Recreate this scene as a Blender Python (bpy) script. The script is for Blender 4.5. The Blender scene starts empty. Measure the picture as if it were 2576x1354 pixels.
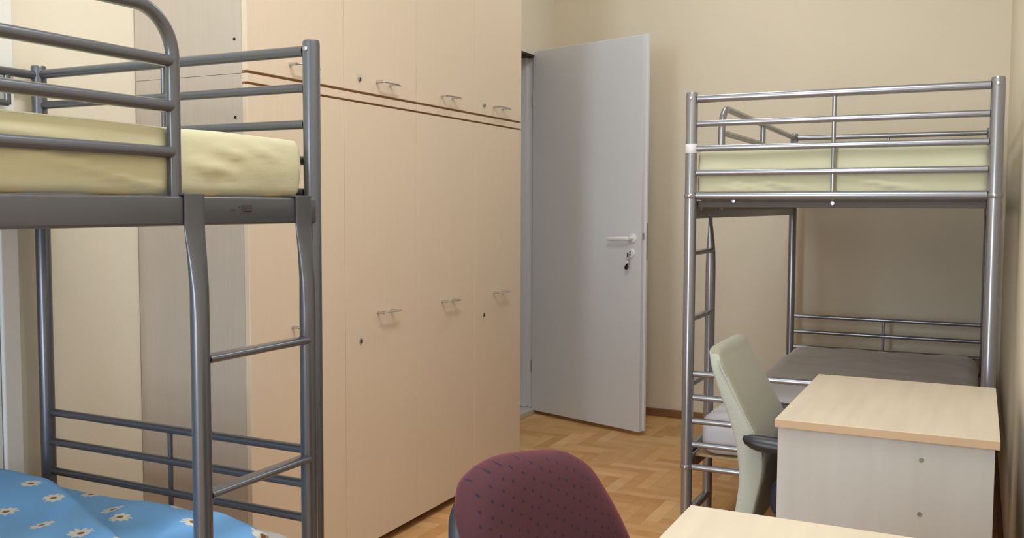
import bpy, bmesh, math, random
from mathutils import Vector, Matrix, noise
random.seed(7)
C = bpy.context.scene.collection
PI = math.pi

# ---------------------------------------------------------------- materials
def lin(c):
    return tuple(((v/255)/12.92 if v/255 <= 0.04045 else ((v/255+0.055)/1.055)**2.4) for v in c) + (1,)

def mat(name, rgb, rough=0.5, metal=0.0, var=0.0, vscale=8, bump=0.0, bscale=60, stretch=(1,1,1), spec=0.5, sheen=0.0, coat=0.0):
    m = bpy.data.materials.new(name); m.use_nodes = True
    nt = m.node_tree; b = nt.nodes['Principled BSDF']
    b.inputs['Base Color'].default_value = lin(rgb)
    b.inputs['Roughness'].default_value = rough
    b.inputs['Metallic'].default_value = metal
    b.inputs['Specular IOR Level'].default_value = spec
    if sheen: b.inputs['Sheen Weight'].default_value = sheen
    if coat:
        b.inputs['Coat Weight'].default_value = coat; b.inputs['Coat Roughness'].default_value = .22
    tc = nt.nodes.new('ShaderNodeTexCoord'); mp = nt.nodes.new('ShaderNodeMapping')
    mp.inputs['Scale'].default_value = stretch
    nt.links.new(tc.outputs['Object'], mp.inputs['Vector'])
    if var:
        n = nt.nodes.new('ShaderNodeTexNoise'); n.inputs['Scale'].default_value = vscale; n.inputs['Detail'].default_value = 6
        nt.links.new(mp.outputs[0], n.inputs['Vector'])
        r = nt.nodes.new('ShaderNodeMapRange')
        r.inputs['From Min'].default_value = .3; r.inputs['From Max'].default_value = .7
        r.inputs['To Min'].default_value = 1-var; r.inputs['To Max'].default_value = 1+var
        nt.links.new(n.outputs['Fac'], r.inputs['Value'])
        x = nt.nodes.new('ShaderNodeMix'); x.data_type = 'RGBA'; x.blend_type = 'MULTIPLY'
        x.inputs['Factor'].default_value = 1; x.inputs['A'].default_value = lin(rgb)
        nt.links.new(r.outputs[0], x.inputs['B']); nt.links.new(x.outputs['Result'], b.inputs['Base Color'])
    if bump:
        n2 = nt.nodes.new('ShaderNodeTexNoise'); n2.inputs['Scale'].default_value = bscale; n2.inputs['Detail'].default_value = 4
        nt.links.new(mp.outputs[0], n2.inputs['Vector'])
        bp = nt.nodes.new('ShaderNodeBump'); bp.inputs['Strength'].default_value = bump; bp.inputs['Distance'].default_value = .003
        nt.links.new(n2.outputs['Fac'], bp.inputs['Height']); nt.links.new(bp.outputs[0], b.inputs['Normal'])
    return m

M = {}
M['wall'] = mat('wall_paint', (232,219,197), .85, var=.02, vscale=1.5, bump=.15, bscale=90)
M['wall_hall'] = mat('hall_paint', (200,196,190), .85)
M['ceiling'] = mat('ceiling_paint', (240,236,226), .9)
M['door'] = mat('white_door_lacquer', (224,224,227), .42, var=.012, vscale=3)
M['white'] = mat('white_gloss_paint', (234,234,232), .35, var=.015, vscale=4)
M['threshold'] = mat('threshold_paint', (205,200,188), .5, var=.04)
M['brown'] = mat('baseboard_wood', (142,100,62), .45, var=.15, vscale=6, stretch=(1,12,12))
M['cab'] = mat('beech_laminate', (230,211,190), .5, var=.012, vscale=6, stretch=(22,22,.7))
M['cab_side'] = mat('ash_laminate_side', (200,187,173), .55, var=.025, vscale=10, stretch=(14,14,.5))
M['recess_shade'] = mat('recess_shade_colour', (60,45,33), .8)  # dark brown puts the shade of kick recess and soffit into the colour
M['gap_brown'] = mat('gap_shade_brown', (150,108,70), .6)  # stands in for the soft shade inside the cupboard gaps
M['chrome'] = mat('satin_chrome', (200,200,205), .28, metal=1)
M['hole'] = mat('keyhole_black', (18,16,15), .6)
M['brass'] = mat('aged_brass', (165,140,80), .35, metal=.9)
M['gun'] = mat('gunmetal_grey_tube', (88,92,103), .36, metal=.6, coat=1, spec=.6)
M['silver'] = mat('silver_tube', (150,151,157), .27, metal=.7, coat=.2, spec=.6)
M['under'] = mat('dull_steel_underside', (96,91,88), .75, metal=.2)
M['wall_left'] = mat('wall_paint_left', (238,229,211), .85, var=.02, vscale=1.5, bump=.15, bscale=90)
M['slat'] = mat('pine_slat', (190,160,118), .6, var=.1, stretch=(1,10,10))
M['tape'] = mat('white_tape', (226,224,228), .6)
M['birch'] = mat('birch_laminate', (218,203,180), .42, var=.06, vscale=3.2, stretch=(9,.8,9))
M['birch_panel'] = mat('birch_laminate_upright', (198,194,190), .5, var=.045, vscale=3.0, stretch=(7,7,.6))
M['birch_edge'] = mat('birch_edge_band', (202,172,140), .5)
M['black'] = mat('black_plastic', (34,34,37), .38)
M['navy'] = mat('navy_seat_fabric', (50,48,62), .9, bump=.3, bscale=300)
M['shell'] = mat('navy_shell_plastic', (44,46,58), .5)
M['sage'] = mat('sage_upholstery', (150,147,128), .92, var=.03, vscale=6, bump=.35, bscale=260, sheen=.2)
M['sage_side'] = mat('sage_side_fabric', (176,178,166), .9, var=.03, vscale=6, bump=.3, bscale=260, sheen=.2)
M['sheet'] = mat('pale_yellow_sheet', (206,201,170), .9, var=.025, vscale=5, bump=.3, bscale=25, stretch=(1,.6,2))
M['cover'] = mat('grey_white_mattress_cover', (222,219,224), .75, var=.03, vscale=5, bump=.4, bscale=18)
M['white_sheet'] = mat('white_sheet', (225,222,222), .9, bump=.3, bscale=20)
M['smudge'] = mat('sticker_residue_dark', (66,60,58), .85)
M['wear'] = mat('rubbed_tape_mark', (226,212,196), .4)

def nd(nt, t, **k):
    n = nt.nodes.new(t)
    for a, v in k.items(): setattr(n, a, v)
    return n
def mth(nt, op, a, b=None):
    n = nt.nodes.new('ShaderNodeMath'); n.operation = op
    for i, v in enumerate((a, b)):
        if v is None: continue
        if isinstance(v, (int, float)): n.inputs[i].default_value = v
        else: nt.links.new(v, n.inputs[i])
    return n.outputs[0]

def floor_mat():
    m = mat('oak_parquet', (190,140,88), .5, spec=.2)
    nt = m.node_tree; b = nt.nodes['Principled BSDF']
    at = nd(nt, 'ShaderNodeAttribute', attribute_name='plank')
    tc = nd(nt, 'ShaderNodeTexCoord')
    n = nd(nt, 'ShaderNodeTexNoise'); n.inputs['Scale'].default_value = 14; n.inputs['Detail'].default_value = 6
    nt.links.new(tc.outputs['Object'], n.inputs['Vector'])
    r = nd(nt, 'ShaderNodeMapRange'); r.inputs['From Min'].default_value=.3; r.inputs['From Max'].default_value=.7
    r.inputs['To Min'].default_value = .93; r.inputs['To Max'].default_value = 1.07
    nt.links.new(n.outputs['Fac'], r.inputs['Value'])
    x = nd(nt, 'ShaderNodeMix', data_type='RGBA', blend_type='MULTIPLY'); x.inputs['Factor'].default_value = 1
    nt.links.new(at.outputs['Color'], x.inputs['A']); nt.links.new(r.outputs[0], x.inputs['B'])
    nt.links.new(x.outputs['Result'], b.inputs['Base Color'])
    return m
M['floor'] = floor_mat()

def burgundy_mat():
    m = mat('burgundy_dotted_fabric', (118,58,68), .92, sheen=.6)
    nt = m.node_tree; b = nt.nodes['Principled BSDF']
    b.inputs['Sheen Tint'].default_value = lin((190,90,110)); b.inputs['Sheen Roughness'].default_value = .4
    tc = nd(nt, 'ShaderNodeTexCoord')
    v = nd(nt, 'ShaderNodeTexVoronoi', voronoi_dimensions='2D'); v.inputs['Scale'].default_value = 60; v.inputs['Randomness'].default_value = .22
    mp = nd(nt, 'ShaderNodeMapping'); mp.inputs['Rotation'].default_value = (0,0,.45); mp.inputs['Scale'].default_value=(1,.82,1)
    uvm = nd(nt, 'ShaderNodeUVMap'); nt.links.new(uvm.outputs[0], mp.inputs['Vector']); nt.links.new(mp.outputs[0], v.inputs['Vector'])
    lt = mth(nt, 'LESS_THAN', v.outputs['Distance'], .125)
    x = nd(nt, 'ShaderNodeMix', data_type='RGBA'); x.inputs['A'].default_value = lin((72,38,45)); x.inputs['B'].default_value = lin((30,26,44))
    nt.links.new(lt, x.inputs['Factor']); nt.links.new(x.outputs['Result'], b.inputs['Base Color'])
    n2 = nd(nt, 'ShaderNodeTexNoise'); n2.inputs['Scale'].default_value = 400
    bp = nd(nt, 'ShaderNodeBump'); bp.inputs['Strength'].default_value=.3; bp.inputs['Distance'].default_value=.002
    nt.links.new(tc.outputs['Object'], n2.inputs['Vector']); nt.links.new(n2.outputs['Fac'], bp.inputs['Height']); nt.links.new(bp.outputs[0], b.inputs['Normal'])
    return m
M['burg'] = burgundy_mat()

def daisy_mat():
    m = mat('blue_daisy_cotton', (92,150,205), .85)
    nt = m.node_tree; b = nt.nodes['Principled BSDF']
    tc = nd(nt, 'ShaderNodeTexCoord')
    v = nd(nt, 'ShaderNodeTexVoronoi', voronoi_dimensions='2D'); v.inputs['Scale'].default_value = 7.7; v.inputs['Randomness'].default_value = .6
    nt.links.new(tc.outputs['UV'], v.inputs['Vector'])
    uv2 = nd(nt, 'ShaderNodeVectorMath', operation='SUBTRACT')
    sc = nd(nt, 'ShaderNodeVectorMath', operation='SCALE'); sc.inputs['Scale'].default_value = 1.0
    nt.links.new(tc.outputs['UV'], uv2.inputs[0])
    nt.links.new(v.outputs['Position'], uv2.inputs[1])
    sep = nd(nt, 'ShaderNodeSeparateXYZ'); nt.links.new(uv2.outputs[0], sep.inputs[0])
    ang = mth(nt, 'ARCTAN2', sep.outputs['Y'], sep.outputs['X'])
    pet = mth(nt, 'ABSOLUTE', mth(nt, 'COSINE', mth(nt, 'MULTIPLY', ang, 4.5)))
    ln = nd(nt, 'ShaderNodeVectorMath', operation='LENGTH'); nt.links.new(uv2.outputs[0], ln.inputs[0])
    nz = nd(nt, 'ShaderNodeTexNoise'); nz.inputs['Scale'].default_value = 70; nt.links.new(tc.outputs['UV'], nz.inputs['Vector'])
    rad = mth(nt, 'ADD', mth(nt, 'MULTIPLY', pet, .009), mth(nt, 'ADD', .0075, mth(nt, 'MULTIPLY', nz.outputs['Fac'], .018)))
    ispet = mth(nt, 'LESS_THAN', ln.outputs['Value'], rad)
    iscen = mth(nt, 'LESS_THAN', ln.outputs['Value'], .0072)
    n = nd(nt, 'ShaderNodeTexNoise'); n.inputs['Scale'].default_value = 5
    nt.links.new(tc.outputs['UV'], n.inputs['Vector'])
    x0 = nd(nt, 'ShaderNodeMix', data_type='RGBA'); x0.inputs['A'].default_value = lin((112,178,246)); x0.inputs['B'].default_value = lin((136,194,250))
    nt.links.new(n.outputs['Fac'], x0.inputs['Factor'])
    x1 = nd(nt, 'ShaderNodeMix', data_type='RGBA'); x1.inputs['B'].default_value = lin((232,230,222))
    nt.links.new(x0.outputs['Result'], x1.inputs['A']); nt.links.new(ispet, x1.inputs['Factor'])
    x2 = nd(nt, 'ShaderNodeMix', data_type='RGBA'); x2.inputs['B'].default_value = lin((146,100,58))
    nt.links.new(x1.outputs['Result'], x2.inputs['A']); nt.links.new(iscen, x2.inputs['Factor'])
    nt.links.new(x2.outputs['Result'], b.inputs['Base Color'])
    return m
M['daisy'] = daisy_mat()

# ---------------------------------------------------------------- geometry helpers
def finish(name, bm, m, parent=None, smooth=False, ms=None):
    bmesh.ops.recalc_face_normals(bm, faces=bm.faces)
    me = bpy.data.meshes.new(name); bm.to_mesh(me); bm.free()
    for q in (ms or [m]): me.materials.append(M[q] if isinstance(q, str) else q)
    if smooth:
        me.polygons.foreach_set('use_smooth', [True]*len(me.polygons))
        me.set_sharp_from_angle(angle=math.radians(42)) if hasattr(me, 'set_sharp_from_angle') else None
    o = bpy.data.objects.new(name, me); C.objects.link(o)
    if parent: o.parent = parent
    return o

def add_box(bm, x0, x1, y0, y1, z0, z1, bev=0.0, seg=2, mi=0):
    r = bmesh.ops.create_cube(bm, size=1)
    vs = r['verts']
    for v in vs:
        v.co = Vector(((x0+x1)/2+v.co.x*(x1-x0), (y0+y1)/2+v.co.y*(y1-y0), (z0+z1)/2+v.co.z*(z1-z0)))
    fs = set(f for v in vs for f in v.link_faces)
    for f in fs: f.material_index = mi
    if bev:
        es = set(e for v in vs for e in v.link_edges)
        bmesh.ops.bevel(bm, geom=list(es), offset=bev, segments=seg, affect='EDGES', profile=.5)

def box(name, m, x0, x1, y0, y1, z0, z1, parent=None, bev=0.0, seg=2):
    bm = bmesh.new(); add_box(bm, x0, x1, y0, y1, z0, z1, bev, seg)
    return finish(name, bm, m, parent, smooth=bev >= .005)

def add_tube(bm, pts, r, n=16, cap=True, flat=1.0, up=None):
    """swept tube; r may be a list; flat squashes along the second axis"""
    pts = [Vector(p) for p in pts]; rings = []
    rs = r if isinstance(r, (list, tuple)) else [r]*len(pts)
    ref = Vector(up) if up else None
    prev = None
    for i, p in enumerate(pts):
        if i == 0: t = pts[1]-pts[0]
        elif i == len(pts)-1: t = pts[-1]-pts[-2]
        else: t = (pts[i+1]-p).normalized()+(p-pts[i-1]).normalized()
        t.normalize()
        if prev is None:
            a = ref if ref else (Vector((0,0,1)) if abs(t.z) < .9 else Vector((1,0,0)))
        else: a = prev
        u = (a - t*a.dot(t)).normalized(); prev = u
        w = t.cross(u)
        rings.append([bm.verts.new(p+(u*math.cos(2*PI*k/n)*flat+w*math.sin(2*PI*k/n))*rs[i]) for k in range(n)])
    for a, b in zip(rings, rings[1:]):
        for k in range(n): bm.faces.new((a[k], a[(k+1) % n], b[(k+1) % n], b[k]))
    if cap:
        bm.faces.new(rings[0][::-1]); bm.faces.new(rings[-1])

def tube(name, m, pts, r, parent=None, n=16, flat=1.0, up=None):
    bm = bmesh.new(); add_tube(bm, pts, r, n, True, flat, up)
    return finish(name, bm, m, parent, smooth=True)

def add_lathe(bm, prof, origin, axis='z', n=24):
    o = Vector(origin); rings = []
    for r, h in prof:
        ring = []
        for k in range(n):
            a = 2*PI*k/n; c, s = math.cos(a)*max(r, 1e-5), math.sin(a)*max(r, 1e-5)
            v = {'z': (c, s, h), 'x': (h, c, s), 'y': (c, h, s)}[axis]
            ring.append(bm.verts.new(o+Vector(v)))
        rings.append(ring)
    for a, b in zip(rings, rings[1:]):
        for k in range(n): bm.faces.new((a[k], a[(k+1) % n], b[(k+1) % n], b[k]))
    bm.faces.new(rings[0][::-1]); bm.faces.new(rings[-1])

def lathe(name, m, prof, origin, axis='z', parent=None, n=24):
    bm = bmesh.new(); add_lathe(bm, prof, origin, axis, n)
    return finish(name, bm, m, parent, smooth=True)

def loft(bm, rings, cap=True):
    rr = [[bm.verts.new(Vector(p)) for p in ring] for ring in rings]
    n = len(rr[0])
    for a, b in zip(rr, rr[1:]):
        for k in range(n): bm.faces.new((a[k], a[(k+1) % n], b[(k+1) % n], b[k]))
    if cap: bm.faces.new(rr[0][::-1]); bm.faces.new(rr[-1])

def soft_box(name, m, x0, x1, y0, y1, z0, z1, rad, parent=None, seg=(24, 48, 8), disp=None):
    """rounded, dense box; disp(p, nrm) returns an offset along the normal"""
    bm = bmesh.new(); ce = Vector(((x0+x1)/2, (y0+y1)/2, (z0+z1)/2)); hf = Vector(((x1-x0)/2, (y1-y0)/2, (z1-z0)/2))
    cache = {}
    def vert(p):
        key = (round(p[0], 5), round(p[1], 5), round(p[2], 5))
        if key not in cache:
            q = Vector((p[0]*hf.x, p[1]*hf.y, p[2]*hf.z))
            inner = Vector([max(-(hf[i]-rad), min(hf[i]-rad, q[i])) for i in range(3)])
            d = q-inner
            nrm = d.normalized() if d.length > 1e-6 else Vector((0, 0, 1))
            pos = ce+inner+nrm*rad
            if disp: pos = pos+nrm*disp(pos, nrm)
            cache[key] = bm.verts.new(pos)
        return cache[key]
    def lins(n, h):      # extra density near the ends
        return [math.sin((i/n-.5)*PI)*.35+(i/n-.5)*2*.65 for i in range(n+1)]
    g = [lins(seg[i], 0) for i in range(3)]
    for ax in range(3):
        a, b = [(1, 2), (0, 2), (0, 1)][ax]
        for s in (-1, 1):
            for i in range(seg[a]):
                for j in range(seg[b]):
                    ps = []
                    for di, dj in ((0, 0), (1, 0), (1, 1), (0, 1)):
                        p = [0, 0, 0]; p[ax] = s; p[a] = g[a][i+di]; p[b] = g[b][j+dj]; ps.append(vert(p))
                    if len(set(ps)) == 4: bm.faces.new(ps)
    o = finish(name, bm, m, parent)
    o.data.polygons.foreach_set('use_smooth', [True]*len(o.data.polygons))
    return o

def tag(o, label=None, cat=None, group=None, kind=None):
    if label: o['label'] = label
    if cat: o['category'] = cat
    if group: o['group'] = group
    if kind: o['kind'] = kind
    return o
def thing(name, label, cat, loc=(0, 0, 0), rz=0, group=None):
    o = bpy.data.objects.new(name, None); C.objects.link(o)
    o.location = loc; o.rotation_euler = (0, 0, rz); o.empty_display_size = .1
    return tag(o, label, cat, group)
def struct(o, label=None):
    o['kind'] = 'structure'
    return tag(o, label)

# ---------------------------------------------------------------- room
XL, XR, YB, YN, ZC = -2.30, .108, 5.20, -2.2, 3.25
DY0, DY1, DZ = 4.06, 4.95, 2.063       # doorway in the left wall

def parquet():
    w = .056; n = 5
    cols = [(216,166,112), (223,175,121), (211,159,104), (228,182,128), (218,170,115), (207,153,98), (222,172,116)]
    bm = bmesh.new(); lay = bm.loops.layers.float_color.new('plank')
    def plank(ax, ay, bx, by):
        X0, X1 = ax*w, bx*w; Y0, Y1 = ay*w, by*w
        if X1 < XL-.4 or X0 > XR+.1 or Y1 < YN or Y0 > YB+.05: return
        X0, X1 = max(X0, XL-.4), min(X1, XR+.1); Y0, Y1 = max(Y0, YN), min(Y1, YB+.05)
        g = .0003
        if X1-X0 < .003 or Y1-Y0 < .003: return
        vs = [bm.verts.new((x, y, 0)) for x, y in ((X0+g, Y0+g), (X1-g, Y0+g), (X1-g, Y1-g), (X0+g, Y1-g))]
        f = bm.faces.new(vs); c = lin(random.choice(cols)); k = random.uniform(.95, 1.05)
        for l in f.loops: l[lay] = (c[0]*k, c[1]*k, c[2]*k, 1)
    for k in range(-80, 140):
        for j in range(-20, 20):
            plank(k+2*n*j, k, k+2*n*j+n, k+1)
            plank(k+n+2*n*j, k+1-n, k+n+1+2*n*j, k+1)
    vs = [bm.verts.new(p) for p in ((XL-.4, YN, -.0015), (XR+.1, YN, -.0015), (XR+.1, YB+.05, -.0015), (XL-.4, YB+.05, -.0015))]
    f = bm.faces.new(vs)
    for l in f.loops: l[lay] = (.25, .13, .06, 1)
    vs2 = [bm.verts.new(v.co-Vector((0, 0, .03))) for v in vs]; f = bm.faces.new(vs2)
    for l in f.loops: l[lay] = (.25, .13, .06, 1)
    me = bpy.data.meshes.new('floor'); bm.to_mesh(me); bm.free(); me.materials.append(M['floor'])
    o = bpy.data.objects.new('floor', me); C.objects.link(o); struct(o)
parquet()
struct(box('ceiling', 'ceiling', XL-.4, XR+.2, YN-.2, YB+.2, ZC, ZC+.1))
bm = bmesh.new()
add_box(bm, XL-.25, XL, YN, DY0, 0, ZC); add_box(bm, XL-.25, XL, DY1, YB, 0, ZC); add_box(bm, XL-.25, XL, DY0, DY1, DZ, ZC)
struct(finish('wall_left', bm, 'wall_left'))
struct(box('wall_back', 'wall', XL-.25, XR+.15, YB, YB+.15, 0, ZC))
struct(box('wall_right', 'wall', XR, XR+.15, YN, YB, 0, ZC))
# near wall behind the photographer with a tall window
WX0, WX1, WZ0, WZ1 = -1.95, -1.05, .2, 2.9
bm = bmesh.new()
add_box(bm, XL-.25, WX0, YN-.2, YN, 0, ZC); add_box(bm, WX1, XR+.15, YN-.2, YN, 0, ZC)
add_box(bm, WX0, WX1, YN-.2, YN, 0, WZ0); add_box(bm, WX0, WX1, YN-.2, YN, WZ1, ZC)
struct(finish('wall_near', bm, 'wall'))
bm = bmesh.new()
for a in (WX0, (WX0+WX1)/2-.03, WX1-.06): add_box(bm, a, a+.06, YN-.16, YN-.10, WZ0, WZ1)
for a in (WZ0, 2.1, WZ1-.06): add_box(bm, WX0+.06, (WX0+WX1)/2-.03, YN-.155, YN-.105, a, a+.06); add_box(bm, (WX0+WX1)/2+.03, WX1-.06, YN-.155, YN-.105, a, a+.06)
struct(finish('window_1', bm, 'white'))
# lobby wall beyond the doorway
struct(box('wall_hall', 'wall_hall', -3.3, -3.2, 3.2, YB+.2, 0, ZC))
struct(box('floor_hall', 'threshold', -3.2, XL-.4, 3.2, YB+.2, -.03, -.002))
struct(box('wall_hall_end', 'wall_hall', -3.2, XL-.25, YB, YB+.1, 0, ZC))
struct(box('wall_hall_start', 'wall_hall', -3.2, XL-.25, 3.2, 3.3, 0, ZC))
struct(box('ceiling_hall', 'ceiling', -3.3, XL-.4, 3.2, YB+.2, ZC, ZC+.1))
# baseboard on the back wall
bm = bmesh.new(); add_box(bm, XL, XR, YB-.014, YB-.0005, 0, .045, .003)
struct(finish('baseboard_back', bm, 'brown'))
bm = bmesh.new(); add_box(bm, XR-.013, XR-.0005, 1.5, YB-.015, 0, .045, .003)
struct(finish('baseboard_right', bm, 'brown'))

# doorway frame: lining with rebate and the stone-coloured threshold
bm = bmesh.new()
add_box(bm, XL-.25, XL+.002, DY1-.012, DY1, .033, DZ, .001)      # far lining
add_box(bm, XL-.25, XL-.045, DY1-.027, DY1-.012, .033, DZ-.001, .002) # rebate stop
add_box(bm, XL-.25, XL+.002, DY0, DY0+.02, .033, DZ, .001)
struct(finish('trim_1', bm, 'door'), 'pale grey door lining with a rebate at the hinge side')
bm = bmesh.new(); add_box(bm, XL-.25, XL+.004, DY0+.02, DY1-.012, DZ-.012, DZ, .001)
struct(finish('trim_2', bm, 'recess_shade'))  # soffit of the doorway, its shade painted in
bm = bmesh.new(); add_box(bm, XL-.4, XL+.012, DY0, DY1, 0, .030, .003)
struct(finish('trim_3', bm, 'threshold'), 'painted threshold of the doorway')

# open door leaf (local x runs from the hinge, local -y faces the camera)
leaf = bpy.data.objects.new('door_1', None); C.objects.link(leaf)
P_out = Vector((-1.568, 4.677, 0)); e = Vector((.9496, -.3136, 0))
LW = .775
leaf.location = P_out-e*LW; leaf.rotation_euler = (0, 0, math.atan2(e.y, e.x))
struct(leaf, 'white door standing open against the back wall')
bm = bmesh.new()
add_box(bm, 0, LW, 0, .024, .022, 2.083, .0015); add_box(bm, .012, LW+.014, .0245, .040, .026, 2.090, .0015)
finish('door_panel', bm, 'door', leaf)
hd = lathe('door_handle', 'white', [(.025, 0), (.025, .006), (.021, .010), (.011, .011), (.0095, .04)], (LW-.054, -.0002, 1.038), 'y', leaf)
hd.data.transform(Matrix.Translation((0, 0, 0)))
for v in hd.data.vertices: v.co.y = -v.co.y
bm = bmesh.new(); add_tube(bm, [(LW-.054, -.040, 1.038), (LW-.060, -.046, 1.038), (LW-.10, -.048, 1.037), (LW-.15, -.047, 1.035), (LW-.186, -.044, 1.034)], [.0105, .0108, .0105, .011, .0095], 16)
finish('lever', bm, 'white', hd, True)
es = lathe('key_rosette', 'white', [(.024, 0), (.024, .005), (.020, .009), (.0, .009)], (LW-.062, -.0002, .961), 'y', leaf)
for v in es.data.vertices: v.co.y = -v.co.y
box('keyhole', 'hole', LW-.066, LW-.060, -.0115, -.0092, .950, .972, es, .001)
bm = bmesh.new(); add_box(bm, LW+.0142, LW+.0150, .027, .037, .93, 1.12)
lp = finish('lock_plate', bm, 'chrome', leaf)
box('latch', 'chrome', LW+.0002, LW+.0062, .006, .018, 1.035, 1.068, lp, .001)
for z in (.28, 1.81):
    bm = bmesh.new(); add_tube(bm, [(-.006, .006, z-.030), (-.006, .006, z+.030)], .005, 12)
    finish('hinge', bm, 'chrome', leaf, True)
# key with fob hanging from the lock
kx, ky = (leaf.location+e*(LW-.062))[:2]
nrm = Vector((e.y, -e.x, 0))
key = thing('key', 'key with a black and white fob hanging from the lock of the open door', 'key', (P_out-e*.062)+nrm*.012+Vector((0, 0, .955)), leaf.rotation_euler.z)
bm = bmesh.new(); add_tube(bm, [(0, .008, .004), (0, -.014, .004)], .0025, 10); add_box(bm, -.006, .006, -.020, -.014, -.012, .010, .001)
finish('key_blade', bm, 'chrome', key, True)
bm = bmesh.new(); ring = [(math.cos(a)*.010, -.018, -.020+math.sin(a)*.010) for a in [2*PI*k/20 for k in range(21)]]
add_tube(bm, ring, .0012, 8, False); finish('key_ring', bm, 'chrome', key, True)
bm = bmesh.new(); add_tube(bm, [(-.001, -.020, -.030), (-.004, -.021, -.044), (-.012, -.021, -.062)], [.007, .011, .004], 14, True, .35, (0, 1, 0)); finish('white_tag', bm, 'white', key, True)
bm = bmesh.new(); add_tube(bm, [(.004, -.0235, -.046), (-.001, -.0235, -.058), (-.007, -.0235, -.070), (-.009, -.0235, -.078)], [.004, .010, .012, .007], 14, True, .35, (0, 1, 0)); finish('black_fob', bm, 'black', key, True)

# white door in the left wall beside the left bunk
d2 = bpy.data.objects.new('door_2', None); C.objects.link(d2); d2.location = (XL, 1.657, 0)
struct(d2, 'white closed door at the far left edge')
bm = bmesh.new(); add_box(bm, .0005, .022, -.052, 0, 0, 2.35, .004); add_box(bm, .0005, .022, -.95, -.898, 0, 2.35, .004); add_box(bm, .0005, .0215, -.898, -.052, 2.29, 2.35, .004)
finish('door_frame', bm, 'white', d2)
bm = bmesh.new(); add_box(bm, .0005, .012, -.896, -.054, .01, 2.288, .003); add_box(bm, .0115, .017, -.80, -.15, .25, 1.0, .005); add_box(bm, .0115, .017, -.80, -.15, 1.12, 2.15, .005)
finish('door_panel', bm, 'white', d2)
bm = bmesh.new(); add_lathe(bm, [(.007, 0), (.007, .006), (.003, .009), (0, .009)], (.012, 1.614-1.657, .827), 'x')
k2 = finish('key_escutcheon', bm, 'brass', d2, True)
for v in k2.data.vertices: v.co.x += .0

# ---------------------------------------------------------------- cupboards
XW = -1.861                      # front face of the doors
YS = [2.072, 2.527, 2.968, 3.410, 3.851]
HY = {0: 2.255, 1: 2.707, 2: 3.143, 3: 3.577}

def handle(parent, y, z):
    bm = bmesh.new()
    for yy in (y+.004, y+.086): add_tube(bm, [(XW+.0005, yy, z), (XW+.016, yy, z), (XW+.026, yy, z)], [.0055, .0042, .005], 12)
    add_tube(bm, [(XW+.026, y-.004, z), (XW+.028, y+.008, z), (XW+.030, y+.045, z+.001), (XW+.030, y+.082, z), (XW+.028, y+.103, z-.001), (XW+.025, y+.118, z-.002)],
             [.0035, .0048, .0045, .0075, .006, .002], 12, True, .55, (0, 0, 1))
    return finish('handle', bm, 'chrome', parent, True)

def lock(parent, y, z, worn):
    b = lathe('lock', 'chrome', [(.0088, 0), (.0088, .003), (.007, .0045), (0, .0045)], (XW+.0002, y, z), 'x', parent, 20)
    box('keyhole', 'hole', XW+.0046, XW+.0056, y-.0022, y+.0035, z-.009, z+.004, b)
    if worn:
        bm = bmesh.new(); add_box(bm, XW+.0002, XW+.0006, y-.022, y+.020, z+.012, z+.033)
        finish('tape_mark', bm, 'wear', parent)

def unit(name, label, cat, ia, z0, z1, upper, group):
    ya, yb = YS[ia], YS[ia+2]; xb = XL+.003
    t = thing(name, label, cat, (0, 0, 0), 0, group)
    t.location = ((XW+xb)/2, (ya+yb)/2, 0 if not upper else z0)
    off = Vector(t.location)
    ch = []
    bm = bmesh.new(); g = .0008
    xf = XW-.019
    zb = z0 if upper else .06
    add_box(bm, xb, xf, ya+g, ya+.018, zb, z1); add_box(bm, xb, xf, yb-.018, yb-g, zb, z1)
    add_box(bm, xb, xf, ya+.018, yb-.018, zb, zb+.018); add_box(bm, xb, xf, ya+.018, yb-.018, z1-.018, z1)
    add_box(bm, xb, xb+.005, ya+.018, yb-.018, zb+.018, z1-.018)
    ch.append(finish('carcass', bm, 'cab_side'))
    if not upper:
        ch.append(box('plinth', 'recess_shade', xb, XW-.075, ya+.003, yb-.003, 0, .0595))
        ch.append(box('front_strip', 'cab', xf+.0002, XW, ya+.0012, yb-.0012, z1-.0235, z1+.0005, None, .0008))
        dz0, dz1 = .035, z1-.0305
        ch.append(box('gap_shade_strip', 'gap_brown', xf+.0002, XW-.009, ya+.0012, yb-.0012, z1-.0304, z1-.0236))  # added backing that tints the gap line brown instead of black
    else:
        dz0, dz1 = z0+.0075, z1
        ch.append(box('gap_shade_strip', 'gap_brown', xf+.0002, XW-.009, ya+.0012, yb-.0012, z0+.0002, z0+.0074))
    for k in (0, 1):
        a, b = YS[ia+k]+.0011, YS[ia+k+1]-.0011
        d = box('door', 'cab', xf+.0003, XW, a, b, dz0, dz1, None, .0012)
        ch.append(d)
        dn = ia+k
        handle(d, HY[dn], 1.624 if upper else .833)
        if dn in (1, 3): lock(d, {1: 2.611, 3: 3.493}[dn], 1.624 if upper else .747, dn == 1)
    if ia == 0:
        zz = (1.672,) if upper else (1.452,)
        for z in zz:
            bm = bmesh.new(); add_lathe(bm, [(.0045, 0), (.0045, .0012), (0, .0012)], (-1.905, ya-.0005, z), 'y', 12)
            ch.append(finish('screw_hole', bm, 'hole', None, True))
    for o in ch:
        o.parent = t
        o.matrix_parent_inverse = Matrix.Translation(-off)
    return t
SEAM = 1.5745
unit('wardrobe', 'tall beech wardrobe with two doors behind the grey bunk bed ladder', 'wardrobe', 0, 0, SEAM, False, 'built-in wardrobes')
unit('wardrobe', 'tall beech wardrobe with two doors nearest the open white door', 'wardrobe', 2, 0, SEAM, False, 'built-in wardrobes')
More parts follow.
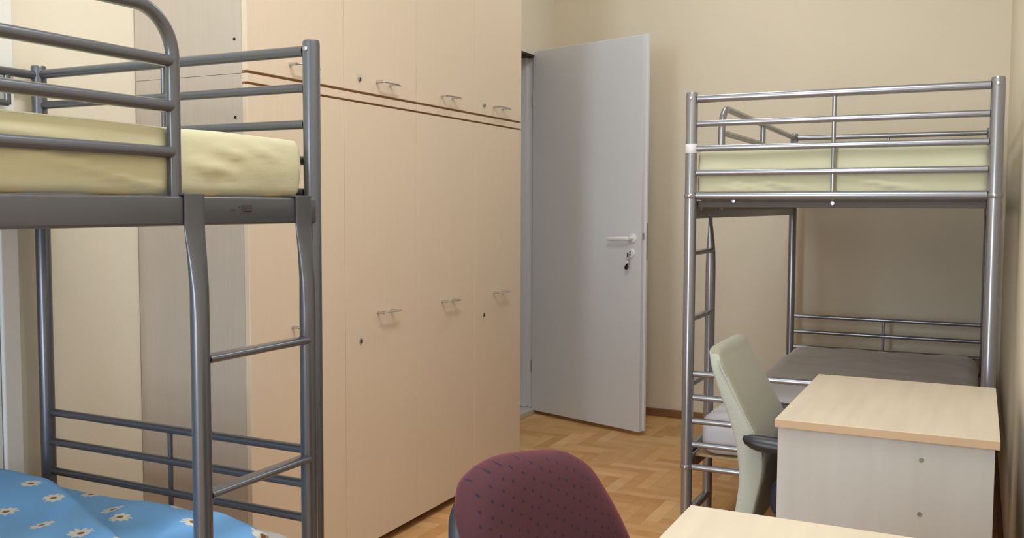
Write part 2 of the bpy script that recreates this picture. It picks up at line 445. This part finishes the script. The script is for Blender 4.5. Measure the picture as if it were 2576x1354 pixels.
unit('overhead_cabinet', 'beech overhead cabinet above the wardrobe behind the grey bunk bed', 'cabinet', 0, SEAM+.0012, 2.75, True, 'overhead cabinets')
unit('overhead_cabinet', 'beech overhead cabinet above the wardrobe nearest the open door', 'cabinet', 2, SEAM+.0012, 2.75, True, 'overhead cabinets')

# ---------------------------------------------------------------- bunk beds
W, L = .904, 1.93
def bunk(label, loc, rz, m, zt, group, dark):
    t = thing('bunk_bed', label, 'bunk bed', loc, rz, group)
    # local frame: ladder side x=0, other side x=-W; near end y=0, other end y=-L
    H = zt+.012
    posts = {}
    for x in (0, -W):
        for y in (0, -L):
            p = tube('post', m, [(x, y, .0), (x, y, .318), (x, y, .3181), (x, y, H-.006), (x, y, H)], [.0185, .0185, .0195, .0195, .0175], t, 24)
            posts[(x, y)] = p
            if y == 0:
                bm = bmesh.new(); add_lathe(bm, [(.0055, .0188), (.0052, .0215), (.003, .0225), (0, .0225)], (x, y, zt-.008), 'y', 14)
                q = finish('bolt', bm, 'chrome', p, True)
                if dark:
                    for v in q.data.vertices: v.co.y = -v.co.y
            if not dark:
                for zc in (1.238, .322):
                    bm = bmesh.new(); add_lathe(bm, [(.0196, -.008), (.0222, -.004), (.0222, .004), (.0196, .008)], (x, y, zc), 'z', 24)
                    finish('joint_collar', bm, m, p, True)
                    bm = bmesh.new(); sy = -1 if y else 1
                    add_lathe(bm, [(.006, .019), (.0055, .024), (.002, .026), (0, .026)], (x, y, zc), 'y', 12)
                    q = finish('bolt', bm, 'chrome', p, True)
                    if sy < 0:
                        for v in q.data.vertices: v.co.y = 2*y-v.co.y
    for y in (0, -L):
        for z, r in ((zt-.010, .0125), (zt-.0935+.002, .0105), (zt-.174+.001, .0105), (zt-.254, .0105), (zt-.331+.002, .0135)):
            tube('end_rail', m, [(-.019, y, z), (-W+.019, y, z)], r, t, 14)
        tube('upright_bar', m, [(-W/2, y, zt-.331), (-W/2, y, zt-.012)], .0065, t, 10)
        for z in (.641, .5605, .480, .400, .322):
            tube('end_rail', m, [(-.019, y, z), (-W+.019, y, z)], .0105, t, 14)
        tube('upright_bar', m, [(-W/2, y, .322), (-W/2, y, .641)], .0065, t, 10)
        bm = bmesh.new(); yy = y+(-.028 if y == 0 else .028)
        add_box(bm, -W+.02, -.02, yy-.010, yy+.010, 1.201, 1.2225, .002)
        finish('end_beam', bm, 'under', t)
    for x in (0, -W):
        sx = 1 if x == 0 else -1
        for z0, z1 in ((1.163, 1.2185), (.30, .352)):
            y0 = -.012 if z0 > 1 else -.02
            b = bmesh.new(); add_box(b, min(x-sx*.012, x+sx*.022), max(x-sx*.012, x+sx*.022), -L-y0, y0, z0, z1, .006, 3)
            bo = finish('side_beam', b, m, t, True)
            if dark and x == 0 and z0 > 1:
                b = bmesh.new()
                for (a, c, d, e2) in ((-.283, -.270, 1.190, 1.194), (-.262, -.256, 1.1955, 1.200), (-.252, -.222, 1.189, 1.202), (-.246, -.226, 1.186, 1.19)):
                    add_box(b, x+.0221, x+.0224, a, c, d, e2)
                finish('sticker_residue', b, 'smudge', bo)
    # slats (upper and lower)
    for zs in ((1.2055 if dark else 1.213), .345):
        for k in range(9):
            y = -.10-k*(L-.2)/8
            box('slat', 'slat', -W+.013, -.013, y-.04, y+.04, zs, zs+.008, t)
    if not dark:
        for xx in (-W/2, -.14):
            bm = bmesh.new(); add_lathe(bm, [(.007, 0), (.006, .005), (0, .006)], (xx, -.0155, 1.215 if xx < -.3 else 1.222), 'y', 12); finish('bolt', bm, 'chrome', t, True)
    # ladder-side safety rail with the curved end beside the ladder
    zg = zt+.003; y0 = -.407; R = .085
    pts = [(0, y0, 1.2)]+[(0, y0-R+R*math.cos(a), zg-R+R*math.sin(a)) for a in [PI/2*k/10 for k in range(11)]]+[(0, -L+.019, zg-.012)]
    tube('safety_rail', m, pts, .0128, t, 16)
    yb = y0-.74
    for k, z in enumerate((zt-.090, zt-.173, zt-.258)): tube('safety_bar', m, [(0, y0, z), (0, yb, z)], .0115, t, 14)
    tube('upright_bar', m, [(0, yb, 1.2), (0, yb, zg-.010)], .0115, t, 14)
    # wall-side safety rail
    zw = zt-.013
    tube('safety_rail', m, [(-W, -.019, zw), (-W, -L+.019, zw)], .0115, t, 14)
    tube('safety_bar', m, [(-W, -.092, zw-.081), (-W, -1.2, zw-.081)], .0085, t, 12)
    for y in (-.092, -1.2): tube('upright_bar', m, [(-W, y, zw-.085), (-W, y, zw)], .0085, t, 12)
    # ladder
    lx = .034 if dark else .0205
    bm = bmesh.new(); n = 24
    for yl in ((-.383, -.0635) if dark else (-.357, -.071)):
        rings = []
        for z, hy, hx, px, cx in ((1.2215, .0255, .0022, .35, .0245), (1.200, .0255, .0022, .35, .0245), (1.163, .0255, .0022, .35, .0245), (1.14, .0245, .0035, .5, min(.026, lx+.003)), (1.10, .022, .010, .8, min(.030, lx+.001)), (1.04, .0195, .016, 1, lx), (.98, .0182, .018, 1, lx), (.06, .0182, .018, 1, lx)):
            ring = []
            for k in range(n):
                a = 2*PI*k/n; c, s = math.cos(a), math.sin(a)
                ring.append((cx+hx*math.copysign(abs(c)**px, c), yl+hy*math.copysign(abs(s)**px, s), z))
            rings.append(ring)
        loft(bm, rings)
        add_box(bm, -.014, .0267, yl-.0255, yl+.0255, 1.2190, 1.2232, .0012)
        add_box(bm, -.016, -.0125, yl-.0255, yl+.0255, 1.19, 1.2225, .001)
    ld = finish('ladder', bm, m, t, True)
    yr0, yr1 = (-.383, -.0635) if dark else (-.357, -.071)
    for z in ((.908, .645, .385, .13) if dark else (1.043, .815, .586, .36, .13)):
        bm = bmesh.new(); add_tube(bm, [(lx, yr0+.012, z), (lx, yr1-.012, z)], [.0185, .0185], 20, True, .5, (0, 0, 1))
        finish('rung', bm, m, ld, True)
    return t, posts
bedL, pL = bunk('dark grey metal bunk bed with ladder, in the left foreground', (-1.3483, 1.71, 0), 0, 'gun', 1.557, 'metal bunk beds', True)
bedR, pR = bunk('silver metal bunk bed with ladder, against the far right corner', (-.868, 3.10, 0), PI, 'silver', 1.569, 'metal bunk beds', False)
bm = bmesh.new(); add_lathe(bm, [(.0197, -.0155), (.0201, -.015), (.0201, .015), (.0197, .0155)], (0, 0, 1.396), 'z', 24)
tag(finish('tape_band', bm, 'tape', pR[(0, 0)], True), 'white tape wrapped round the post')

# ---------------------------------------------------------------- bedding
def wrinkle(amp, sx=3, sy=8, sz=14, seed=0, ridge=None):
    def f(p, n):
        q = Vector((p.x*sx+seed, p.y*sy, p.z*sz))
        d = noise.noise(q)*amp+noise.noise(q*2.3)*amp*.4
        if ridge: d += ridge(p, n)
        return d
    return f
def ridL(p, n):
    d = 0
    # long drag folds across the side facing the ladder, and the tucked bulge at the head end
    if n.x > .5:
        for y0, z0, y1, z1, a in ((.9, 1.305, 1.33, 1.228, .009), (1.33, 1.285, 1.50, 1.262, .008), (1.40, 1.318, 1.52, 1.298, .007), (.7, 1.325, 1.15, 1.316, .008), (1.50, 1.325, 1.62, 1.300, .006)):
            if y0 < p.y < y1:
                k = (p.y-y0)/(y1-y0); z = z0+(z1-z0)*k
                d += a*math.exp(-((p.z-z)/.0065)**2)*math.sin(PI*k)
        d += .006*math.exp(-((p.z-1.29)/.05)**2)
    return d
mL = soft_box('mattress', 'sheet', -2.236, -1.3640, -.19, 1.6955, 1.215, 1.352, .024, None, (14, 150, 16), wrinkle(.0035, 3, 5, 12, 0, ridL))
tag(mL, 'mattress in a pale yellow sheet on the upper level of the grey bunk bed', 'mattress')
def ridR(p, n):
    d = 0
    if n.y < -.5:
        for x0, z0, x1, z1, a in ((-.78, 1.30, -.60, 1.252, .012), (-.70, 1.30, -.48, 1.258, .011), (-.42, 1.305, -.15, 1.256, .012), (-.80, 1.275, -.64, 1.246, .009)):
            if x0 < p.x < x1:
                k = (p.x-x0)/(x1-x0); z = z0+(z1-z0)*k
                d += a*math.exp(-((p.z-z)/.007)**2)*math.sin(PI*k)
        d += .004*math.exp(-((p.z-1.30)/.05)**2)
    return d
mR = soft_box('mattress', 'sheet', -.8545, .0215, 3.124, 5.0, 1.2215, 1.3925, .022, None, (90, 60, 18), wrinkle(.003, 5, 3, 12, 4, ridR))
tag(mR, 'mattress in a pale yellow sheet on the upper level of the silver bunk bed', 'mattress')
mR2 = soft_box('mattress', 'cover', -.838, .012, 3.14, 4.98, .3545, .50, .05, None, (50, 90, 12), wrinkle(.010, 6, 5, 9, 9))
tag(mR2, 'greyish white mattress on the lower level of the silver bunk bed', 'mattress')
mL2 = soft_box('mattress', 'white_sheet', -2.236, -1.375, -.19, 1.675, .3545, .455, .03, None, (30, 60, 8), wrinkle(.004, 4, 4, 9, 3))
tag(mL2, 'mattress in a white sheet on the lower level of the grey bunk bed', 'mattress')

def duvet():
    nx, ny = 110, 230
    bm = bmesh.new(); uvl = bm.loops.layers.uv.new('UVMap')
    x0, x1, y0, y1 = -2.23, -1.385, -.1, 1.66
    grid = []
    def hgt(x, y):
        u = (x-x0)/(x1-x0)
        end = 1.605+.008*math.sin(u*11+.6)                 # end near the foot of the bed
        e = max(0, min(1, (end-y)/.055)); edge = (1-(1-e)**2.6)
        q = Vector((x*3.2, y*3.2, 1.7))
        h = .004+.022*edge+noise.noise(q)*.004+noise.noise(q*2.7)*.003
        h += .014*math.exp(-((u-.86)/.10)**2)*edge+.006*math.exp(-((u-.62)/.07)**2)*edge
        # puckers running away from the fold
        h += .005*math.sin((x*1.0+y*.55)*55+noise.noise(q*1.5)*5)*math.exp(-((y-1.44)/.16)**2)*max(0, min(1, (u-.35)/.2))*e
        # upper folded layer whose edge runs diagonally across the bed
        yf = 1.548 if x < -2.03 else 1.548-(x+2.03)**1.15*.50
        k = (yf-y)/.022
        if k > 0:
            kk = min(1, k); h += .031*(1-(1-kk)**2.5)+.006*noise.noise(q*1.3+Vector((3, 0, 0)))*kk-.012*max(0, min(1, (k-1)/14))
        sl = max(0, min(1, (x1-x)/.06)); h *= (1-(1-sl)**2)
        return .458+max((h+.018)*min(1, e*8), .0)
    for j in range(ny+1):
        row = []
        for i in range(nx+1):
            x = x0+(x1-x0)*i/nx; y = y0+(y1-y0)*j/ny
            row.append((bm.verts.new((x, y, hgt(x, y))), (x, y)))
        grid.append(row)
    for j in range(ny):
        for i in range(nx):
            q = [grid[j][i], grid[j][i+1], grid[j+1][i+1], grid[j+1][i]]
            if all(v[0].co.z <= .4581 for v in q): continue
            f = bm.faces.new([v[0] for v in q])
            for l, v in zip(f.loops, q): l[uvl].uv = v[1]
    bmesh.ops.delete(bm, geom=[v for v in bm.verts if not v.link_faces], context='VERTS')
    o = finish('duvet', bm, 'daisy', None)
    o.data.polygons.foreach_set('use_smooth', [True]*len(o.data.polygons))
    sd = o.modifiers.new('thickness', 'SOLIDIFY'); sd.thickness = .004; sd.offset = -1
    tag(o, 'blue duvet with white daisies on the lower level of the grey bunk bed', 'duvet')
duvet()

# ---------------------------------------------------------------- desks
def desk(label, y0, y1):
    t = thing('desk', label, 'desk', (-.18, (y0+y1)/2, 0), 0, 'birch desks along the right wall')
    off = Vector(t.location); ch = []
    bm = bmesh.new(); add_box(bm, -.405, .052, y0, y1, .7005, .720, .0015)
    for f in bm.faces:
        if abs(f.normal.z) < .5 : f.material_index = 1
    ch.append(finish('desktop', bm, None, None, False, ['birch', 'birch_edge']))
    sp = []
    for a in (y0+.014, y1-.032):
        p = box('side_panel', 'birch_panel', -.400, .043, a, a+.018, 0, .7003, None, .001); ch.append(p); sp.append(p)
    ch.append(box('modesty_panel', 'birch_panel', -.106, -.090, y0+.0325, y1-.0325, .30, .70))
    for z in (.660, .541):
        bm = bmesh.new(); add_lathe(bm, [(.0052, 0), (.0052, -.0014), (.003, -.0016), (.0028, -.0006), (0, -.0006)], (-.0975, y0+.0138, z), 'y', 14)
        s = finish('screw', bm, 'chrome', None, True); s.parent = sp[0]
    for o in ch: o.parent = t; o.matrix_parent_inverse = Matrix.Translation(-off)
    return t
desk('birch desk with two screws in its side, beside the silver bunk bed', 2.172, 2.825)
desk('birch desk at the bottom edge of the photo, nearest the camera', .83, 1.474)

# ---------------------------------------------------------------- chairs
def chair_base(t, zs, r=.22, rot=0):
    lathe('column', 'black', [(.028, .10), (.028, .26), (.018, .261), (.018, zs-.06), (.05, zs-.055), (.05, zs-.045)], (0, 0, 0), 'z', t, 20)
    for k in range(5):
        a = rot+2*PI*k/5; d = Vector((math.cos(a), math.sin(a), 0))
        bm = bmesh.new(); add_tube(bm, [d*.02+Vector((0, 0, .105)), d*(r*.6)+Vector((0, 0, .092)), d*r+Vector((0, 0, .070))], [.026, .020, .014], 12, True, .6, (0, 0, 1))
        lg = finish('leg', bm, 'black', t, True)
        bm = bmesh.new(); p = d*r; s = Vector((-d.y, d.x, 0))
        for q in (-.012, .012):
            add_tube(bm, [p+s*(q-.008)+Vector((0, 0, .026)), p+s*(q+.008)+Vector((0, 0, .026))], .026, 16)
        add_tube(bm, [p+Vector((0, 0, .026)), p+Vector((0, 0, .075))], .005, 8)
        finish('caster', bm, 'black', lg, True)

def smooth_curve(pts, n):
    """Catmull-Rom through (a,b) tuples"""
    out = []
    P = [Vector(p) for p in pts]; P = [2*P[0]-P[1]]+P+[2*P[-1]-P[-2]]
    for i in range(1, len(P)-2):
        for k in range(n):
            t = k/n
            out.append(.5*((2*P[i])+(-P[i-1]+P[i+1])*t+(2*P[i-1]-5*P[i]+4*P[i+1]-P[i+2])*t*t+(-P[i-1]+3*P[i]-3*P[i+1]+P[i+2])*t**3))
    out.append(P[-2]); return out

# reclined sage-green office chair, tucked in at the far desk, facing the wall (+X)
def sage_chair():
    cx, cy = -.24, 2.445
    t = thing('office_chair', 'reclined sage green office chair with black armrests at the far desk', 'chair', (cx, cy, 0))
    off = Vector(t.location); ch = []
    # profile stations from the top down: back x, front x, z at each
    back = smooth_curve([(-.592, .835), (-.583, .80), (-.566, .75), (-.546, .70), (-.527, .64), (-.517, .58), (-.514, .52), (-.522, .45), (-.528, .42)], 4)
    front = smooth_curve([(-.556, .835), (-.538, .80), (-.512, .75), (-.486, .70), (-.458, .65), (-.443, .61), (-.443, .56), (-.462, .47), (-.47, .42)], 4)
    y0, y1 = 2.275, 2.625
    def section(b, f, k):
        bx, bz = b; fx, fz = f; cxx = (bx+fx)/2; hx = (fx-bx)/2; hy = (y1-y0)/2-.014*math.exp(-k*9); cyy = (y0+y1)/2
        n = 40; ring = []
        for q in range(n):
            a = 2*PI*q/n; c, s = math.cos(a), math.sin(a)
            x = cxx+hx*math.copysign(abs(c)**.32, c); y = cyy+hy*math.copysign(abs(s)**.26, s)
            ring.append((x, y, bz+(fz-bz)*(x-bx)/(fx-bx)))
        return ring
    bm = bmesh.new(); N = len(back)
    rings = []
    for i in range(6, 0, -1):       # rounded crown
        a = i/6*PI/2
        s = max(.12, math.cos(a))**.6
        r0 = section(back[0], front[0], 0); c = Vector((sum(p[0] for p in r0)/40, sum(p[1] for p in r0)/40, r0[0][2]))
        dirn = Vector((-.30, 0, .95))
        rings.append([tuple(c+Vector(((p[0]-c.x)*s, (p[1]-c.y)*(.50+.50*math.cos(a)**.6), 0))+dirn*(.022*math.sin(a))) for p in r0])
    for k in range(N): rings.append(section(back[k], front[k], k/N))
    loft(bm, rings)
    for f in bm.faces:
        f.normal_update()
        c = f.calc_center_median()
    bmesh.ops.recalc_face_normals(bm, faces=bm.faces)
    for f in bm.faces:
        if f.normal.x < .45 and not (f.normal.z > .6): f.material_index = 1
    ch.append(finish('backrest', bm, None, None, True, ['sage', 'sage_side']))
    # piping along the front edge of the side
    bm = bmesh.new(); add_tube(bm, [(f[0]-.012, y0+.0015, f[1]) for f in front[1:22]], .0022, 8); ch[0].data.update()
    pip = finish('piping', bm, 'sage_side', None, True); pip.parent = ch[0]
    ch.append(soft_box('seat', 'navy', -.438, -.02, y0-.005, y1+.005, .445, .548, .04, None, (20, 20, 8)))
    for ya, nm in ((2.249, 'armrest'), (2.652, 'armrest')):
        bm = bmesh.new()
        add_tube(bm, [(-.4905, ya, .6545), (-.4885, ya, .6505), (-.482, ya, .6465), (-.470, ya, .6425), (-.455, ya, .640), (-.43, ya, .638), (-.36, ya, .634), (-.24, ya, .627), (-.225, ya, .625), (-.22, ya, .624)], [.003, .010, .0165, .0215, .0245, .026, .026, .024, .018, .006], 24, True, .78, (0, 0, 1))
        a = finish(nm, bm, 'black', None, True)
        bm = bmesh.new(); add_tube(bm, [(-.36, ya, .62), (-.34, ya, .55), (-.30, ya, .46), (-.27, ya+(.05 if ya < 2.4 else -.05), .425)], [.014, .014, .014, .012], 12)
        s = finish('arm_support', bm, 'black', None, True); s.parent = a
        ch.append(a)
    for o in ch: o.parent = t; o.matrix_parent_inverse = Matrix.Translation(-off)
    chair_base(t, .49, .20, .3)
sage_chair()

# burgundy chair at the near desk
def burgundy_chair():
    a_, t_ = math.radians(20), math.radians(17)
    F = Vector((math.cos(a_), -math.sin(a_), 0)); U = -F*math.sin(t_)+Vector((0, 0, math.cos(t_))); Wd = Vector((math.sin(a_), math.cos(a_), 0))
    P0 = Vector((-.566, 1.30, .832))
    base = P0+F*.26; base.z = 0
    t = thing('desk_chair', 'burgundy dotted fabric desk chair at the near desk', 'chair', base, math.atan2(F.y, F.x))
    T = Matrix.Rotation(-math.atan2(F.y, F.x), 4, 'Z') @ Matrix.Translation(-base)
    # outline in (width, up) of the backrest plane
    out = [(-.150, -.38), (-.195, -.30), (-.216, -.22), (-.226, -.15), (-.226, -.10), (-.222, -.062), (-.209, -.036), (-.191, -.014), (-.162, .002), (-.125, .011), (-.081, .0115), (-.017, .0045),
           (.022, -.006), (.058, -.032), (.083, -.070), (.105, -.112), (.124, -.164), (.138, -.22), (.138, -.29), (.105, -.37), (.04, -.41), (-.06, -.415)]
    c = smooth_curve(out+[out[0]], 5)[:-1]
    cen = Vector((-.045, -.20))
    for p in c: p.x = p.x+.012+max(0, -.05-p.x)*.04; p.y -= .001
    def shape(scale_in, depth, cc=None):
        r = []
        for p in c:
            d = p-cen; L2 = d.length
            mk = min(1, max(0, (p.y+.13)/.11)+max(0, (p.x+.15)/.10))
            ins = scale_in+(cc*mk if cc else .006*mk+.016*(1-mk))
            q = cen+d*((L2-ins)/L2)
            dep = depth if cc or depth > -.010 else -.010+(depth+.010)*mk
            # shallow wrap-around curve of the back
            bow = -.018*((q.x-cen.x)/.2)**2
            w = P0+Wd*q.x+U*q.y+F*(dep+bow)
            r.append(T @ w)
        return r
    def cushion(name, m, layers, cc=None):
        bm = bmesh.new(); uvl = bm.loops.layers.uv.new('UVMap')
        rr = []
        for s, d in layers: rr.append([bm.verts.new(p) for p in shape(s, d, cc)])
        uvmap = {}
        for (s, d), ring in zip(layers, rr):
            for p, v in zip(c, ring):
                dd = p-cen; q = cen+dd*((dd.length-s)/dd.length); uvmap[v] = (q.x, q.y)
        n = len(c)
        for a, b in zip(rr, rr[1:]):
            for k in range(n): bm.faces.new((a[k], a[(k+1) % n], b[(k+1) % n], b[k]))
        for ring, dd in ((rr[0], layers[0][1]), (rr[-1], layers[-1][1])):
            v = bm.verts.new(T @ (P0+Wd*cen.x+U*cen.y+F*dd)); uvmap[v] = tuple(cen)
            for k in range(n): bm.faces.new((ring[k], ring[(k+1) % n], v))
        for f in bm.faces:
            for l in f.loops: l[uvl].uv = uvmap[l.vert]
        o = finish(name, bm, m, t); o.data.polygons.foreach_set('use_smooth', [True]*len(o.data.polygons)); return o
    cushion('backrest', 'burg', [(.010, -.036), (.004, -.031), (.001, -.022), (.0, -.008), (.003, .006), (.010, .014), (.022, .020), (.04, .023), (.08, .021), (.13, .018)])
    cushion('back_shell', 'shell', [(.010, -.012), (.003, -.015), (.0, -.026), (.002, -.036), (.012, -.044), (.04, -.050), (.10, -.052)], .020)
    # seat, in the chair's own frame
    bm = bmesh.new()
    s = soft_box('seat', 'burg', -.21, .21, -.21, .21, .42, .49, .033, t, (18, 18, 8))
    me = s.data
    uv = me.uv_layers.new(name='UVMap')
    for l in me.loops: uv.data[l.index].uv = me.vertices[l.vertex_index].co.xy
    box('seat_shell', 'shell', -.20, .20, -.20, .20, .405, .425, t, .008)
    bm.free()
    pa = T @ (P0+U*-.30+F*-.055+Wd*-.045)
    tube('back_bracket', 'black', [pa+Vector((0, 0, .12)), pa, Vector((-.30, 0, .44)), Vector((-.24, 0, .40)), Vector((-.10, 0, .398))], [.012, .016, .016, .016, .014], t, 12, .6)
    chair_base(t, .46, .20, .2)
burgundy_chair()

# ---------------------------------------------------------------- light
def area(name, loc, rot, sx, sy, e, col):
    l = bpy.data.lights.new(name, 'AREA'); l.shape = 'RECTANGLE'; l.size = sx; l.size_y = sy; l.energy = e; l.color = col
    o = bpy.data.objects.new(name, l); C.objects.link(o); o.location = loc; o.rotation_euler = rot
    return o
area('window_daylight', ((WX0+WX1)/2, YN-.22, (WZ0+WZ1)/2), (math.radians(90), 0, 0), WX1-WX0, WZ1-WZ0, 140, (.74, .87, 1.0))
area('ceiling_lamp', (-.6, 1.5, ZC-.08), (0, 0, 0), .4, 1.2, 34, (.88, .945, 1.0))
area('far_end_fill', (-1.1, 4.0, ZC-.08), (0, 0, 0), .4, 1.2, 10, (.88, .945, 1.0))  # added fill to brighten the door and back wall, no known lamp
area('hall_light', (-2.9, 4.4, 2.9), (0, 0, 0), .4, .8, 3, (.92, .95, 1))
w = bpy.data.worlds.new('world'); bpy.context.scene.world = w; w.use_nodes = True
w.node_tree.nodes['Background'].inputs[0].default_value = (.75, .85, 1, 1); w.node_tree.nodes['Background'].inputs[1].default_value = .6

# ---------------------------------------------------------------- camera
f, pitch, roll, yaw, cx, cy = 2373.15131, .0607915249, .00346637301, .461900015, 1282.11785, 665.35303
sy_, cy_ = math.sin(yaw), math.cos(yaw)
fw = Vector((-sy_*math.cos(pitch), cy_*math.cos(pitch), -math.sin(pitch))); rt = Vector((cy_, sy_, 0)); dn = fw.cross(rt)
cr, sr = math.cos(roll), math.sin(roll)
r2 = rt*cr-dn*sr; d2_ = rt*sr+dn*cr
cam = bpy.data.cameras.new('camera'); co = bpy.data.objects.new('camera', cam); C.objects.link(co)
mw = Matrix(((r2.x, -d2_.x, -fw.x, 0), (r2.y, -d2_.y, -fw.y, 0), (r2.z, -d2_.z, -fw.z, 1.2), (0, 0, 0, 1)))
co.matrix_world = mw
cam.sensor_fit = 'HORIZONTAL'; cam.sensor_width = 36; cam.lens = f*36/2576
cam.shift_x = (1288-cx)/2576; cam.shift_y = (cy-677)/2576; cam.clip_start = .05
bpy.context.scene.camera = co
vs = bpy.context.scene.view_settings
vs.view_transform = 'Standard'; vs.look = 'None'; vs.gamma = 1; vs.use_curve_mapping = False; vs.exposure = 0.08
